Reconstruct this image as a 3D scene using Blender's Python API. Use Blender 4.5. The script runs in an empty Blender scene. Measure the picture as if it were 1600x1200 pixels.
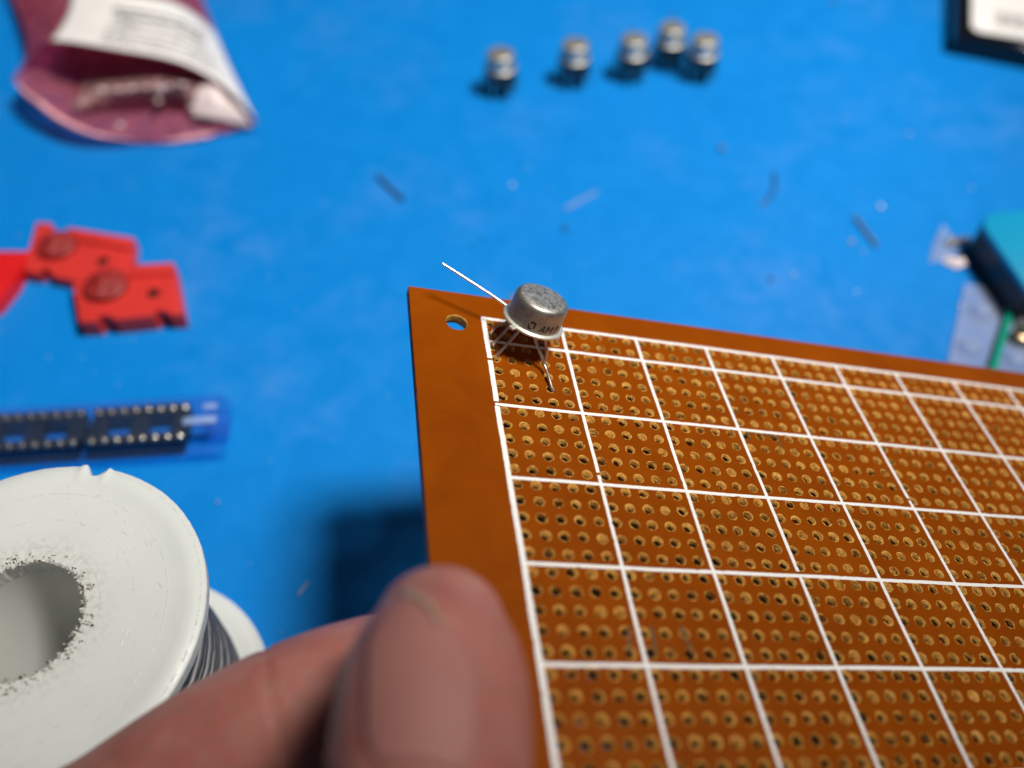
import bpy, bmesh, math, random
from mathutils import Vector, Matrix
random.seed(7)
D = bpy.data
scene = bpy.context.scene
COL = scene.collection
PI = math.pi
# ------------------------------------------------------------------ camera (1 unit = 1 cm)
CAMH = 15.2
PITCH = math.radians(52.5)
FPX = 1348.6
cam_d = D.cameras.new('camera')
cam = D.objects.new('camera', cam_d); COL.objects.link(cam)
cam_d.sensor_width = 36.0
cam_d.lens = 36.0 * FPX / 1600.0
cam.location = (0, 0, CAMH)
cam.rotation_euler = (math.radians(90) - PITCH, 0, 0)
cam_d.clip_start = 0.1; cam_d.clip_end = 1000
cam_d.dof.use_dof = True
cam_d.dof.focus_distance = 12.1
cam_d.dof.aperture_fstop = cam_d.lens * 1e-3 / 0.37
cam_d.dof.aperture_blades = 0
scene.camera = cam
# ------------------------------------------------------------------ world: the dim room round the bench
w = D.worlds.new('World'); scene.world = w; w.use_nodes = True
bg = w.node_tree.nodes['Background']
bg.inputs[0].default_value = (0.80, 0.88, 1.0, 1); bg.inputs[1].default_value = 0.055
# ------------------------------------------------------------------ the bench lamp, off to the right
LAMP = Vector((29.0, 14.6, 70.0)); LAIM = Vector((-5.0, 27.0, 0.0))
ld = D.lights.new('bench_lamp', 'SPOT'); lo = D.objects.new('bench_lamp', ld); COL.objects.link(lo)
lo.location = LAMP
lo.rotation_euler = (LAIM - LAMP).to_track_quat('-Z', 'Y').to_euler()
ld.energy = 335000; ld.color = (1.0, 0.955, 0.89); ld.shadow_soft_size = 9.5
ld.spot_size = math.radians(42.5); ld.spot_blend = 0.40  # cone edge set to stand in for a phone's shadow on the near side
scene.view_settings.view_transform = 'Standard'
scene.view_settings.look = 'None'
scene.view_settings.exposure = 0.0
scene.view_settings.gamma = 1.0
scene.cycles.use_denoising = True
scene.cycles.max_bounces = 8
scene.cycles.sample_clamp_indirect = 8.0

# ------------------------------------------------------------------ measuring helpers
S_, C_ = math.sin(PITCH), math.cos(PITCH)
def ray(u, v):
    x, y = (u - 800) / FPX, (v - 600) / FPX
    return Vector((x, -S_ * y + C_, -C_ * y - S_))
def G(u, v, z=0.0):                 # the point of the level plane at height z
    d = ray(u, v); t = (CAMH - z) / -d.z
    return Vector((0, 0, CAMH)) + d * t
def CP(u, v, depth):
    return Vector((0, 0, CAMH)) + ray(u, v) * depth

# ------------------------------------------------------------------ object helpers
def link(o, parent=None):
    COL.objects.link(o)
    if parent is not None: o.parent = parent
    return o
def empty(name, loc=(0, 0, 0), rot=None):
    o = D.objects.new(name, None); o.empty_display_size = 0.3
    link(o)
    if isinstance(rot, Matrix): o.matrix_world = Matrix.Translation(Vector(loc)) @ rot.to_4x4()
    else:
        o.location = loc
        if rot: o.rotation_euler = rot
    return o
def tag(o, label=None, cat=None, group=None, kind=None):
    if label: o['label'] = label
    if cat: o['category'] = cat
    if group: o['group'] = group
    if kind: o['kind'] = kind
    return o
def mobj(name, verts, faces, mats, parent=None, smooth=False, mi=None, angle=None):
    me = D.meshes.new(name); me.from_pydata([tuple(v) for v in verts], [], faces)
    if not isinstance(mats, (list, tuple)): mats = [mats]
    for m in mats: me.materials.append(m)
    if mi:
        for p, i in zip(me.polygons, mi): p.material_index = i
    if smooth:
        for p in me.polygons: p.use_smooth = True
    me.update()
    o = D.objects.new(name, me)
    link(o, parent)
    if angle is not None and smooth:
        me.set_sharp_from_angle(angle=math.radians(angle))
    return o
def bmobj(name, bm, mats, parent=None, smooth=False, angle=35):
    bmesh.ops.recalc_face_normals(bm, faces=bm.faces)
    me = D.meshes.new(name); bm.to_mesh(me); bm.free()
    if not isinstance(mats, (list, tuple)): mats = [mats]
    for m in mats: me.materials.append(m)
    if smooth:
        for p in me.polygons: p.use_smooth = True
        me.set_sharp_from_angle(angle=math.radians(angle))
    o = D.objects.new(name, me)
    return link(o, parent)
def prism(bm, pts, z0, z1, bevel=0.0):
    """extrude a polygon (list of x,y) from z0 to z1"""
    n = len(pts)
    a = [bm.verts.new((p[0], p[1], z0)) for p in pts]
    b = [bm.verts.new((p[0], p[1], z1)) for p in pts]
    fs = [bm.faces.new(a[::-1]), bm.faces.new(b)]
    for i in range(n): fs.append(bm.faces.new((a[i], a[(i + 1) % n], b[(i + 1) % n], b[i])))
    if bevel > 0:
        es = [e for e in fs[1].edges]
        bmesh.ops.bevel(bm, geom=es, offset=bevel, segments=2, affect='EDGES', profile=0.5)
def boxm(bm, x0, x1, y0, y1, z0, z1, bevel=0.0):
    r = bmesh.ops.create_cube(bm, size=1.0)
    for v in r['verts']:
        v.co = Vector((x0 + (v.co.x + .5) * (x1 - x0), y0 + (v.co.y + .5) * (y1 - y0), z0 + (v.co.z + .5) * (z1 - z0)))
    if bevel > 0:
        es = list({e for v in r['verts'] for e in v.link_edges})
        bmesh.ops.bevel(bm, geom=es, offset=bevel, segments=2, affect='EDGES', profile=0.5)
def lathe(prof, n=64, closed=False):
    vs = []; fs = []
    for r, z in prof:
        for k in range(n):
            a = 2 * PI * k / n; vs.append((r * math.cos(a), r * math.sin(a), z))
    m = len(prof)
    for i in range(m if closed else m - 1):
        j = (i + 1) % m
        for k in range(n):
            l = (k + 1) % n
            fs.append((i * n + k, i * n + l, j * n + l, j * n + k))
    return vs, fs
def catmull(pts, n=8):
    P = [Vector(p) for p in pts]; P = [P[0] * 2 - P[1]] + P + [P[-1] * 2 - P[-2]]
    out = []
    for i in range(1, len(P) - 2):
        a, b, c, d = P[i - 1:i + 3]
        for k in range(n):
            t = k / n
            out.append(0.5 * ((2 * b) + (c - a) * t + (2 * a - 5 * b + 4 * c - d) * t * t + (3 * b - a - 3 * c + d) * t ** 3))
    out.append(P[-2].copy()); return out
def tube(pts, r, seg=8, cap=True, radii=None):
    P = [Vector(p) for p in pts]; vs = []; fs = []
    up = Vector((0.13, 0.21, 0.97))
    for i, p in enumerate(P):
        t = (P[min(i + 1, len(P) - 1)] - P[max(i - 1, 0)]).normalized()
        if abs(t.dot(up)) > .95: up = Vector((1, .1, 0))
        a = t.cross(up).normalized(); b = t.cross(a).normalized(); up = -b if i == 0 else up
        rr = radii[i] if radii else r
        for k in range(seg):
            an = 2 * PI * k / seg; vs.append(p + a * (rr * math.cos(an)) + b * (rr * math.sin(an)))
    for i in range(len(P) - 1):
        for k in range(seg):
            l = (k + 1) % seg
            fs.append((i * seg + k, i * seg + l, (i + 1) * seg + l, (i + 1) * seg + k))
    if cap:
        fs.append(tuple(range(seg))[::-1]); fs.append(tuple((len(P) - 1) * seg + k for k in range(seg)))
    return vs, fs

# ------------------------------------------------------------------ materials
class NT:
    def __init__(s, name):
        s.m = D.materials.new(name); s.m.use_nodes = True; s.t = s.m.node_tree
        s.b = s.t.nodes['Principled BSDF']; s.out = s.t.nodes['Material Output']
    def n(s, typ, **kw):
        o = s.t.nodes.new(typ)
        for k, v in kw.items():
            if k in o.inputs: o.inputs[k].default_value = v
            else: setattr(o, k, v)
        return o
    def l(s, a, b): s.t.links.new(a, b)
    def coord(s, kind='Object', scale=(1, 1, 1)):
        c = s.n('ShaderNodeTexCoord'); m = s.n('ShaderNodeMapping'); m.inputs['Scale'].default_value = scale
        s.l(c.outputs[kind], m.inputs[0]); return m.outputs[0]
    def noise(s, scale, detail=4, rough=.5, co=None, dist=0):
        x = s.n('ShaderNodeTexNoise'); x.inputs['Scale'].default_value = scale; x.inputs['Detail'].default_value = detail
        x.inputs['Roughness'].default_value = rough; x.inputs['Distortion'].default_value = dist
        if co is not None: s.l(co, x.inputs['Vector'])
        return x.outputs['Fac']
    def ramp(s, fac, stops):
        r = s.n('ShaderNodeValToRGB'); e = r.color_ramp.elements
        while len(e) < len(stops): e.new(.5)
        for x, (p, c) in zip(e, stops):
            x.position = p; x.color = c if len(c) == 4 else (*c, 1)
        s.l(fac, r.inputs[0]); return r.outputs[0]
    def mix(s, fac, a, b):
        m = s.n('ShaderNodeMix'); m.data_type = 'RGBA'
        for i, x in ((0, fac), (6, a), (7, b)):
            if hasattr(x, 'links'): s.l(x, m.inputs[i])
            else: m.inputs[i].default_value = x if i == 0 else (*x, 1) if len(x) == 3 else x
        return m.outputs[2]
    def bump(s, h, strength=.3, dist=.01, normal=None):
        b = s.n('ShaderNodeBump'); b.inputs['Strength'].default_value = strength; b.inputs['Distance'].default_value = dist
        s.l(h, b.inputs['Height'])
        if normal is not None: s.l(normal, b.inputs['Normal'])
        return b.outputs[0]
    def set(s, **kw):
        for k, v in kw.items():
            k = {'color': 'Base Color', 'rough': 'Roughness', 'metal': 'Metallic', 'spec': 'Specular IOR Level', 'sss': 'Subsurface Weight',
                 'alpha': 'Alpha', 'trans': 'Transmission Weight', 'coat': 'Coat Weight', 'normal': 'Normal', 'ior': 'IOR', 'coatr': 'Coat Roughness'}.get(k, k)
            i = s.b.inputs[k]
            if hasattr(v, 'links'): s.l(v, i)
            else: i.default_value = (*v, 1) if isinstance(v, (tuple, list)) and len(v) == 3 and i.type == 'RGBA' else v
        return s

def simple(name, color, rough=.5, metal=0, var=.12, nscale=6, bump=.1, bscale=30, bdist=.01, **kw):
    t = NT(name); co = t.coord()
    f = t.noise(nscale, 5, .6, co)
    dark = tuple(c * (1 - var) for c in color); lite = tuple(min(1, c * (1 + var)) for c in color)
    t.set(color=t.ramp(f, [(.3, dark), (.7, lite)]), rough=rough, metal=metal)
    if bump: t.set(normal=t.bump(t.noise(bscale, 4, .6, co), bump, bdist))
    if kw: t.set(**kw)
    return t.m

# mat
def mat_blue():
    t = NT('bench_mat_vinyl'); co = t.coord()
    big = t.noise(.22, 5, .55, co, .4); mid = t.noise(1.1, 6, .65, co, .6); fine = t.noise(60, 3, .6, co)
    c = t.ramp(mid, [(.3, (.0004, .193, .60)), (.7, (.0008, .216, .66))])
    sm = t.ramp(big, [(.50, (0, 0, 0)), (.68, (1, 1, 1))])
    m2 = t.n('ShaderNodeMath', operation='MULTIPLY'); t.l(sm, m2.inputs[0]); t.l(t.ramp(mid, [(.38, (0, 0, 0)), (.75, (.55, .55, .55))]), m2.inputs[1])
    c = t.mix(m2.outputs[0], c, (.085, .235, .62))
    t.set(color=c, rough=t.ramp(mid, [(.3, (.42,) * 3), (.7, (.58,) * 3)]), spec=.22, normal=t.bump(fine, .10, .006))
    return t.m
M_MAT = mat_blue()
def mat_board():
    t = NT('phenolic_resin'); co = t.coord()
    a = t.noise(.9, 5, .6, co, .5); b = t.noise(9, 5, .6, co); 
    c = t.ramp(a, [(.3, (.205, .039, .0001)), (.7, (.268, .056, .0003))])
    sp = t.ramp(t.noise(26, 3, .7, co), [(.70, (0, 0, 0)), (.80, (1, 1, 1))])
    m = t.n('ShaderNodeMath', operation='MULTIPLY'); t.l(sp, m.inputs[0]); m.inputs[1].default_value = .25
    c = t.mix(m.outputs[0], c, (.48, .16, .02))
    # scratches: thin long streaks
    co2 = t.coord('Object', (1.2, 22, 1))
    sc = t.ramp(t.noise(3.0, 2, .5, co2, .2), [(.735, (0, 0, 0)), (.76, (.18, .18, .18))])
    c = t.mix(sc, c, (.5, .2, .05))
    t.set(color=c, rough=t.ramp(b, [(.3, (.36,) * 3), (.7, (.5,) * 3)]), spec=.06, normal=t.bump(b, .08, .004))
    return t.m
M_BOARD = mat_board()
def mat_hole():
    t = NT('drilled_paper_rim'); co = t.coord('Object', (1, 1, 2.2))
    a = t.noise(17, 4, .7, co, 1.2); b = t.noise(5, 2, .5, co)
    c = t.ramp(a, [(.28, (.40, .15, .010)), (.46, (.80, .38, .05)), (.64, (1.0, .64, .17))])
    t.set(color=c, rough=.5, spec=.4, sss=.08, normal=t.bump(a, 1.0, .03))
    t.b.inputs['Subsurface Radius'].default_value = (1, .5, .15); t.b.inputs['Subsurface Scale'].default_value = .06
    return t.m
M_HOLE = mat_hole()
M_BORE = simple('shaded_bore_resin', (.15, .045, .003), rough=.5, var=.4, nscale=12, bump=.5, bscale=30)  # bore walls painted darker where little light reaches down the holes
M_LINE = simple('white_silkscreen_ink', (.90, .885, .86), rough=.5, var=.06, nscale=14, bump=.2, bscale=60, bdist=.004)
M_STAIN = simple('faint_dark_ink', (.13, .045, .004), rough=.5, var=.2)
def mat_can(name='tarnished_can_metal', base=(.50, .47, .41), scr=1.0):
    t = NT(name); co = t.coord()
    a = t.noise(9, 5, .65, co); 
    v = t.n('ShaderNodeTexVoronoi', feature='DISTANCE_TO_EDGE'); v.inputs['Scale'].default_value = 7; v.inputs['Randomness'].default_value = 1
    nz = t.n('ShaderNodeTexNoise'); nz.inputs['Scale'].default_value = 7; t.l(co, nz.inputs['Vector'])
    ad = t.n('ShaderNodeVectorMath', operation='MULTIPLY_ADD'); t.l(nz.outputs['Color'], ad.inputs[0]); ad.inputs[1].default_value = (.35,) * 3; t.l(co, ad.inputs[2])
    t.l(ad.outputs[0], v.inputs['Vector'])
    ln = t.ramp(v.outputs['Distance'], [(.0, (1, 1, 1)), (.13, (0, 0, 0))])
    v2 = t.n('ShaderNodeTexVoronoi', feature='DISTANCE_TO_EDGE'); v2.inputs['Scale'].default_value = 13; t.l(ad.outputs[0], v2.inputs['Vector'])
    ln2 = t.ramp(v2.outputs['Distance'], [(.0, (.8, .8, .8)), (.12, (0, 0, 0))])
    geo = t.n('ShaderNodeTexCoord'); sx = t.n('ShaderNodeSeparateXYZ'); t.l(geo.outputs['Normal'], sx.inputs[0])
    top = t.ramp(sx.outputs['Z'], [(.9, (0, 0, 0)), (.97, (scr,) * 3)])
    mx = t.n('ShaderNodeMath', operation='MAXIMUM'); t.l(ln, mx.inputs[0]); t.l(ln2, mx.inputs[1])
    mu = t.n('ShaderNodeMath', operation='MULTIPLY'); t.l(mx.outputs[0], mu.inputs[0]); t.l(top, mu.inputs[1])
    c0 = t.ramp(a, [(.25, tuple(x * .72 for x in base)), (.75, tuple(x * 1.12 for x in base))])
    sp = t.ramp(t.noise(38, 3, .7, co), [(.62, (0, 0, 0)), (.72, (.5, .5, .5))])
    c1 = t.mix(sp, c0, tuple(x * .5 for x in base))
    c = t.mix(mu.outputs[0], c1, (1.0, .98, .92))
    t.set(color=c, metal=.92, rough=t.ramp(a, [(.3, (.38,) * 3), (.7, (.50,) * 3)]), normal=t.bump(mu.outputs[0], .25, .008, t.bump(a, .12, .02)))
    return t.m
M_CAN = mat_can()
M_FLANGE = simple('plated_flange_metal', (.92, .90, .80), rough=.42, metal=.75, var=.06, nscale=20, bump=.1)
M_LEAD = simple('tinned_lead_wire', (.66, .61, .56), rough=.28, metal=.92, var=.2, nscale=12, bump=.15, bscale=40)
M_LEADB = simple('bright_tinned_wire', (.78, .76, .72), rough=.33, metal=.85, var=.05, nscale=12, bump=.1)
M_PRINT = simple('black_marking_ink', (.015, .013, .012), rough=.5, var=.1, bump=0)
M_NYLON = None
def mat_nylon():
    t = NT('milky_nylon'); co = t.coord()
    a = t.noise(.8, 4, .5, co); b = t.noise(14, 5, .65, co); f = t.noise(55, 3, .6, co)
    c = t.ramp(a, [(.3, (.69, .72, .695)), (.7, (.75, .775, .75))])
    # ring of grime near the bore
    s = t.n('ShaderNodeSeparateXYZ'); t.l(co, s.inputs[0])
    r2 = t.n('ShaderNodeVectorMath', operation='LENGTH')
    cb = t.n('ShaderNodeCombineXYZ'); t.l(s.outputs['X'], cb.inputs[0]); t.l(s.outputs['Y'], cb.inputs[1]); t.l(cb.outputs[0], r2.inputs[0])
    mr = t.n('ShaderNodeMapRange'); mr.inputs[1].default_value = .85; mr.inputs[2].default_value = 1.35; mr.inputs[3].default_value = 1; mr.inputs[4].default_value = 0
    t.l(r2.outputs['Value'], mr.inputs[0])
    gr = t.n('ShaderNodeMath', operation='MULTIPLY'); t.l(mr.outputs[0], gr.inputs[0]); t.l(t.ramp(b, [(.46, (0, 0, 0)), (.70, (.6, .6, .6))]), gr.inputs[1])
    c = t.mix(gr.outputs[0], c, (.40, .34, .24))
    sp = t.ramp(t.noise(30, 3, .8, co, 1.5), [(.73, (0, 0, 0)), (.77, (.5, .5, .5))])
    c = t.mix(sp, c, (.33, .30, .25))
    # fine concentric dotted relief
    w_ = t.n('ShaderNodeMath', operation='MULTIPLY'); t.l(r2.outputs['Value'], w_.inputs[0]); w_.inputs[1].default_value = 2.3
    fr = t.n('ShaderNodeMath', operation='FRACT'); t.l(w_.outputs[0], fr.inputs[0])
    rg = t.ramp(fr.outputs[0], [(.40, (0, 0, 0)), (.43, (1, 1, 1)), (.46, (0, 0, 0))])
    dm = t.n('ShaderNodeMath', operation='MULTIPLY'); t.l(rg, dm.inputs[0]); t.l(t.ramp(t.noise(20, 2, .5, co), [(.5, (0, 0, 0)), (.58, (1, 1, 1))]), dm.inputs[1])
    t.set(color=c, rough=t.ramp(b, [(.3, (.34,) * 3), (.7, (.48,) * 3)]), spec=.45, sss=.35, normal=t.bump(dm.outputs[0], .55, .015, t.bump(b, .035, .02)))
    t.b.inputs['Subsurface Radius'].default_value = (.5, .5, .5); t.b.inputs['Subsurface Scale'].default_value = .5
    return t.m
M_NYLON = mat_nylon()
M_SOLDER = simple('solder_wire_metal', (.17, .17, .18), rough=.55, metal=.6, var=.15, bump=.1)
M_CHIPD = simple('dark_grime_flake', (.10, .085, .06), rough=.7, var=.4, nscale=5)
M_CHIPL = simple('pale_burr_flake', (.60, .58, .52), rough=.35, var=.2, nscale=5)
M_RED = simple('red_moulded_plastic', (.60, .034, .028), rough=.40, var=.06, nscale=2, bump=.12, bscale=14, bdist=.02)
M_REDK = simple('deep_red_plastic', (.27, .018, .017), rough=.45, var=.10, nscale=2, bump=.2, bscale=14)
M_REDD = simple('glossy_crimson_plastic', (.62, .010, .012), rough=.35, var=.08, nscale=2, bump=.1)
M_BLACK = simple('black_plastic_and_shade', (.009, .009, .010), rough=.45, var=.2, bump=.1)  # also paints shade in the clip holes and under the far cans
M_PIN = simple('gilt_socket_pin', (.62, .48, .33), rough=.2, metal=.95, var=.1, bump=0)
M_LABEL = simple('white_label_paper', (.84, .82, .80), rough=.6, var=.03, nscale=1, bump=.1, bscale=8, bdist=.02)
M_INK = simple('grey_label_print', (.10, .095, .095), rough=.6, var=.3, nscale=14, bump=0)
M_TEAL = simple('turquoise_plastic', (.002, .31, .56), rough=.4, var=.05, nscale=.7, bump=.08)
M_GREEN = simple('green_plastic_rod', (.0, .30, .20), rough=.35, var=.08, bump=.1)
M_BRASS = simple('brown_brass_tip', (.40, .27, .16), rough=.3, metal=.8, var=.3, bump=.2)
M_GLASSBLK = simple('black_glossy_film', (.006, .006, .008), rough=.15, var=.2, bump=.2, bscale=3, bdist=.05)
M_SILVER = simple('silver_edge_metal', (.80, .80, .80), rough=.25, metal=.9, var=.1, bump=.5, bscale=4, bdist=.08)
M_GREYW = simple('dull_clipped_wire', (.22, .24, .27), rough=.4, metal=.6, var=.2, bump=.1)
M_BRN = simple('brown_flux_crumb', (.20, .13, .09), rough=.6, var=.3)
M_TAN = simple('tan_dust_crumb', (.50, .36, .26), rough=.7, var=.2)
def clear(name, tint, op, rough=.12, gloss=(.9, .92, 1), bmp=.3, bs=2.0, bd=.05):
    """thin clear film: part passes straight through, part is glossy plastic"""
    t = NT(name); co = t.coord()
    t.set(color=gloss, rough=rough, spec=.6, normal=t.bump(t.noise(bs, 3, .5, co), bmp, bd))
    tr = t.n('ShaderNodeBsdfTransparent'); tr.inputs[0].default_value = (*tint, 1)
    mx = t.n('ShaderNodeMixShader'); 
    f = t.ramp(t.noise(1.3, 3, .5, co), [(.3, (op * .8,) * 3), (.7, (op * 1.2,) * 3)]); t.l(f, mx.inputs[0])
    t.l(tr.outputs[0], mx.inputs[1]); t.l(t.b.outputs[0], mx.inputs[2]); t.l(mx.outputs[0], t.out.inputs[0])
    return t.m
M_TUBE = clear('clear_blue_tube_plastic', (.80, .88, .98), .08, .12, (.14, .25, .55), .15)
M_CLEAR = clear('clear_blister_film', (.90, .92, .95), .17, .15, (.75, .8, .9), .4, 3)
M_PINK = clear('pink_antistatic_film', (.78, .26, .36), .27, .14, (.70, .13, .16), 1.0, 1.1, .6)
def thinpink():
    t = NT('pink_antistatic_film'); co = t.coord()
    n_ = t.noise(1.3, 3, .6, co, 1.5)
    t.set(color=(.92, .34, .41), rough=.12, spec=.7, coat=.6, normal=t.bump(n_, 1.0, .5))
    tl = t.n('ShaderNodeBsdfTranslucent'); tl.inputs[0].default_value = (.95, .32, .40, 1)
    m1 = t.n('ShaderNodeMixShader'); m1.inputs[0].default_value = .5; t.l(t.b.outputs[0], m1.inputs[1]); t.l(tl.outputs[0], m1.inputs[2])
    tr = t.n('ShaderNodeBsdfTransparent'); tr.inputs[0].default_value = (.96, .60, .74, 1)
    m2 = t.n('ShaderNodeMixShader'); f = t.ramp(n_, [(.3, (.28,) * 3), (.7, (.55,) * 3)]); t.l(f, m2.inputs[0])
    t.l(tr.outputs[0], m2.inputs[1]); t.l(m1.outputs[0], m2.inputs[2]); t.l(m2.outputs[0], t.out.inputs[0])
    return t.m
M_PINK = thinpink()
M_PINKI = clear('pink_inner_fold', (.92, .6, .66), .42, .12, (.66, .44, .42), 1.0, 3.0, .5)
M_PINKC = simple('pink_lip_highlight', (.86, .40, .44), rough=.22, var=.2, nscale=3, bump=.4, bscale=5, bdist=.1)
M_GLINT = simple('pale_film_glint', (.95, .86, .80), rough=.2, metal=.35, var=.05, bump=.3)
M_PAPER = simple('pale_pink_paper', (.88, .74, .72), rough=.5, var=.04, bump=.2, bscale=2, bdist=.1)
def mat_skin():
    t = NT('skin'); co = t.coord()
    a = t.noise(1.1, 4, .6, co); b = t.noise(6, 5, .65, co); f = t.noise(34, 3, .6, co, .5)
    c = t.ramp(a, [(.3, (.33, .118, .09)), (.7, (.48, .215, .17))])
    c = t.mix(t.ramp(b, [(.42, (0, 0, 0)), (.75, (.8, .8, .8))]), c, (.46, .115, .10))
    t.set(color=c, rough=.5, spec=.4, sss=.22, normal=t.bump(f, .25, .02, t.bump(b, .25, .04)))
    t.b.inputs['Subsurface Radius'].default_value = (.5, .2, .12); t.b.inputs['Subsurface Scale'].default_value = .35
    return t.m
M_SKIN = mat_skin()
M_NAIL = simple('thumbnail_keratin', (.40, .165, .14), rough=.66, var=.06, nscale=1.2, bump=.06, bscale=10, sss=.12)
M_NAILT = simple('nail_white_edge', (.42, .27, .19), rough=.5, var=.06, nscale=2, bump=.06)

# ------------------------------------------------------------------ the setting: blue mat
mt = mobj('mat', [(-70, -40, 0), (70, -40, 0), (70, 90, 0), (-70, 90, 0)], [(0, 1, 2, 3)], M_MAT)
tag(mt, 'smooth bright blue rubber bench mat under everything', kind='structure')

# ------------------------------------------------------------------ perfboard
BO = Vector((-0.43829, 8.75731658, 5.42645642))
BX = Vector((0.94947585, 0.09540044, -0.29898892)).normalized()
BY = Vector((0.13221088, -0.98560534, 0.10536795)); BY = (BY - BX * BY.dot(BX)).normalized()
BZ = BX.cross(-BY).normalized()
BROT = Matrix((BX, -BY, BZ)).transposed()
board = empty('perfboard', BO, BROT)
tag(board, 'brown phenolic perforated circuit board with white grid, held tilted above the blue mat', 'circuit board')
def BL(x, y, z=0): return BO + BX * x + BY * y + BZ * z
TH = 0.16
PX, PY = 0.2528, 0.254
XL, XR, YT, YB = -1.12, 14.0, -0.52, 9.9
hx = [0.094 + PX * j for j in range(50)]
hy = [0.10 + PY * i for i in range(37)]
def build_panel():
    V = []; F = []; MI = []
    rnd = random.Random(3)
    def quad(a, b, c, d, m): F.append((a, b, c, d)); MI.append(m)
    def add(x, y, z): V.append((x, -y, z)); return len(V) - 1
    def plain(x0, x1, y0, y1):
        a, b, c, d = add(x0, y0, 0), add(x1, y0, 0), add(x1, y1, 0), add(x0, y1, 0); quad(a, d, c, b, 0)
        a, b, c, d = add(x0, y0, -TH), add(x1, y0, -TH), add(x1, y1, -TH), add(x0, y1, -TH); quad(a, b, c, d, 0)
    def square_pts(x0, x1, y0, y1, n):
        out = []; q = n // 4
        cs = [(x1, y0), (x1, y1), (x0, y1), (x0, y0)]
        # start at angle -45deg, go clockwise in (x, y-down)
        for s in range(4):
            (ax, ay), (bx, by) = cs[s], cs[(s + 1) % 4]
            for k in range(q): out.append((ax + (bx - ax) * k / q, ay + (by - ay) * k / q))
        return out
    def hole(x0, x1, y0, y1, cx, cy, n, ro, ri, jit, big=False):
        sq = square_pts(x0, x1, y0, y1, n)
        ang = [-PI / 4 + 2 * PI * k / n for k in range(n)]
        dx, dy = rnd.uniform(-.006, .006), rnd.uniform(-.006, .006)
        ro *= rnd.uniform(.94, 1.05); ri *= rnd.uniform(.88, 1.08)
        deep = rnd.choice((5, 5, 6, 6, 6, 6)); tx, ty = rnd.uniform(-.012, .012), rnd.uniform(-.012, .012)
        rings = []
        pinch = rnd.uniform(.5, 1.0) if rnd.random() < .3 else rnd.uniform(.88, 1.0)
        specs = [(ro + .004, 0, jit), (ro, .003, jit), (ro * .96, -.010, jit), (ri * 1.04, -.026, jit * 1.4), (ri, -.052, jit * 1.6), (ri * pinch, -.080, jit * 2.0), (ri * .9, -TH, jit)]
        if big: specs = [(ro, 0, jit), (ro * .965, -.012, jit * 1.2), (ri * .99, -.05, jit * 1.2), (ri * .98, -.10, jit * 1.3), (ri, -TH, jit)]
        top = [add(x, y, 0) for x, y in sq]
        prev = top
        for si, (r, z, j) in enumerate(specs):
            e = si / (len(specs) - 1)
            ring = []
            for k in range(n):
                rr = r * (1 + rnd.uniform(-j, j)); zz = z + (rnd.uniform(-.008, .008) if 0 < si < len(specs) - 1 else 0)
                ring.append(add(cx + dx + tx * e + rr * math.cos(ang[k]), cy + dy + ty * e + rr * math.sin(ang[k]), zz if si else 0))
            for k in range(n):
                l = (k + 1) % n
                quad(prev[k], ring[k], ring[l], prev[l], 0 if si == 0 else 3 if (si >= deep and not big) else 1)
            prev = ring
        bot = [add(x, y, -TH) for x, y in sq]
        for k in range(n):
            l = (k + 1) % n
            quad(prev[k], bot[k], bot[l], prev[l], 0)
    xe = [hx[0] - PX / 2 + PX * j for j in range(51)]; ye = [hy[0] - PY / 2 + PY * i for i in range(38)]
    for i in range(37):
        rr = rnd.uniform(.95, 1.03)
        for j in range(50):
            hole(xe[j], xe[j + 1], ye[i], ye[i + 1], hx[j], hy[i], 16, (.073) * rr, .061 * rnd.choice((.88, .95, 1, 1.02)) * rr, .055)
    x0, x1, y0, y1 = xe[0], xe[-1], ye[0], ye[-1]
    mx0, mx1, my0, my1 = -.68, -.18, -.10, .44
    plain(XL, mx0, YT, YB); plain(mx0, mx1, YT, my0); plain(mx0, mx1, my1, YB); plain(mx1, x0, YT, YB)
    hole(mx0, mx1, my0, my1, -.43, .17, 32, .168, .158, .02, True)
    plain(x0, x1, YT, y0); plain(x0, x1, y1, YB); plain(x1, XR, YT, YB)
    # rough sawn edges, paper layers showing
    def edge(ax, ay, bx, by, nx, ny):
        n = int(math.hypot(bx - ax, by - ay) / .08); rings = []
        for z in (0, -.02, -.06, -.11, -TH):
            row = []
            for k in range(n + 1):
                t = k / n; o = 0 if z in (0, -TH) or k in (0, n) else rnd.uniform(-.004, .010)
                row.append(add(ax + (bx - ax) * t + nx * o, ay + (by - ay) * t + ny * o, z))
            rings.append(row)
        for a, b in zip(rings, rings[1:]):
            for k in range(n): quad(a[k], a[k + 1], b[k + 1], b[k], 2)
    edge(XL, YT, XL, YB, -1, 0); edge(XR, YB, XR, YT, 1, 0); edge(XR, YT, XL, YT, 0, -1); edge(XL, YB, XR, YB, 0, 1)
    return V, F, MI
V, F, MI = build_panel()
M_EDGE = simple('sawn_phenolic_edge', (.20, .055, .006), rough=.6, var=.3, nscale=10, bump=.6, bscale=30, bdist=.02)
panel = mobj('board_panel', V, F, [M_BOARD, M_HOLE, M_EDGE, M_BORE], board, False, MI)
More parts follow.
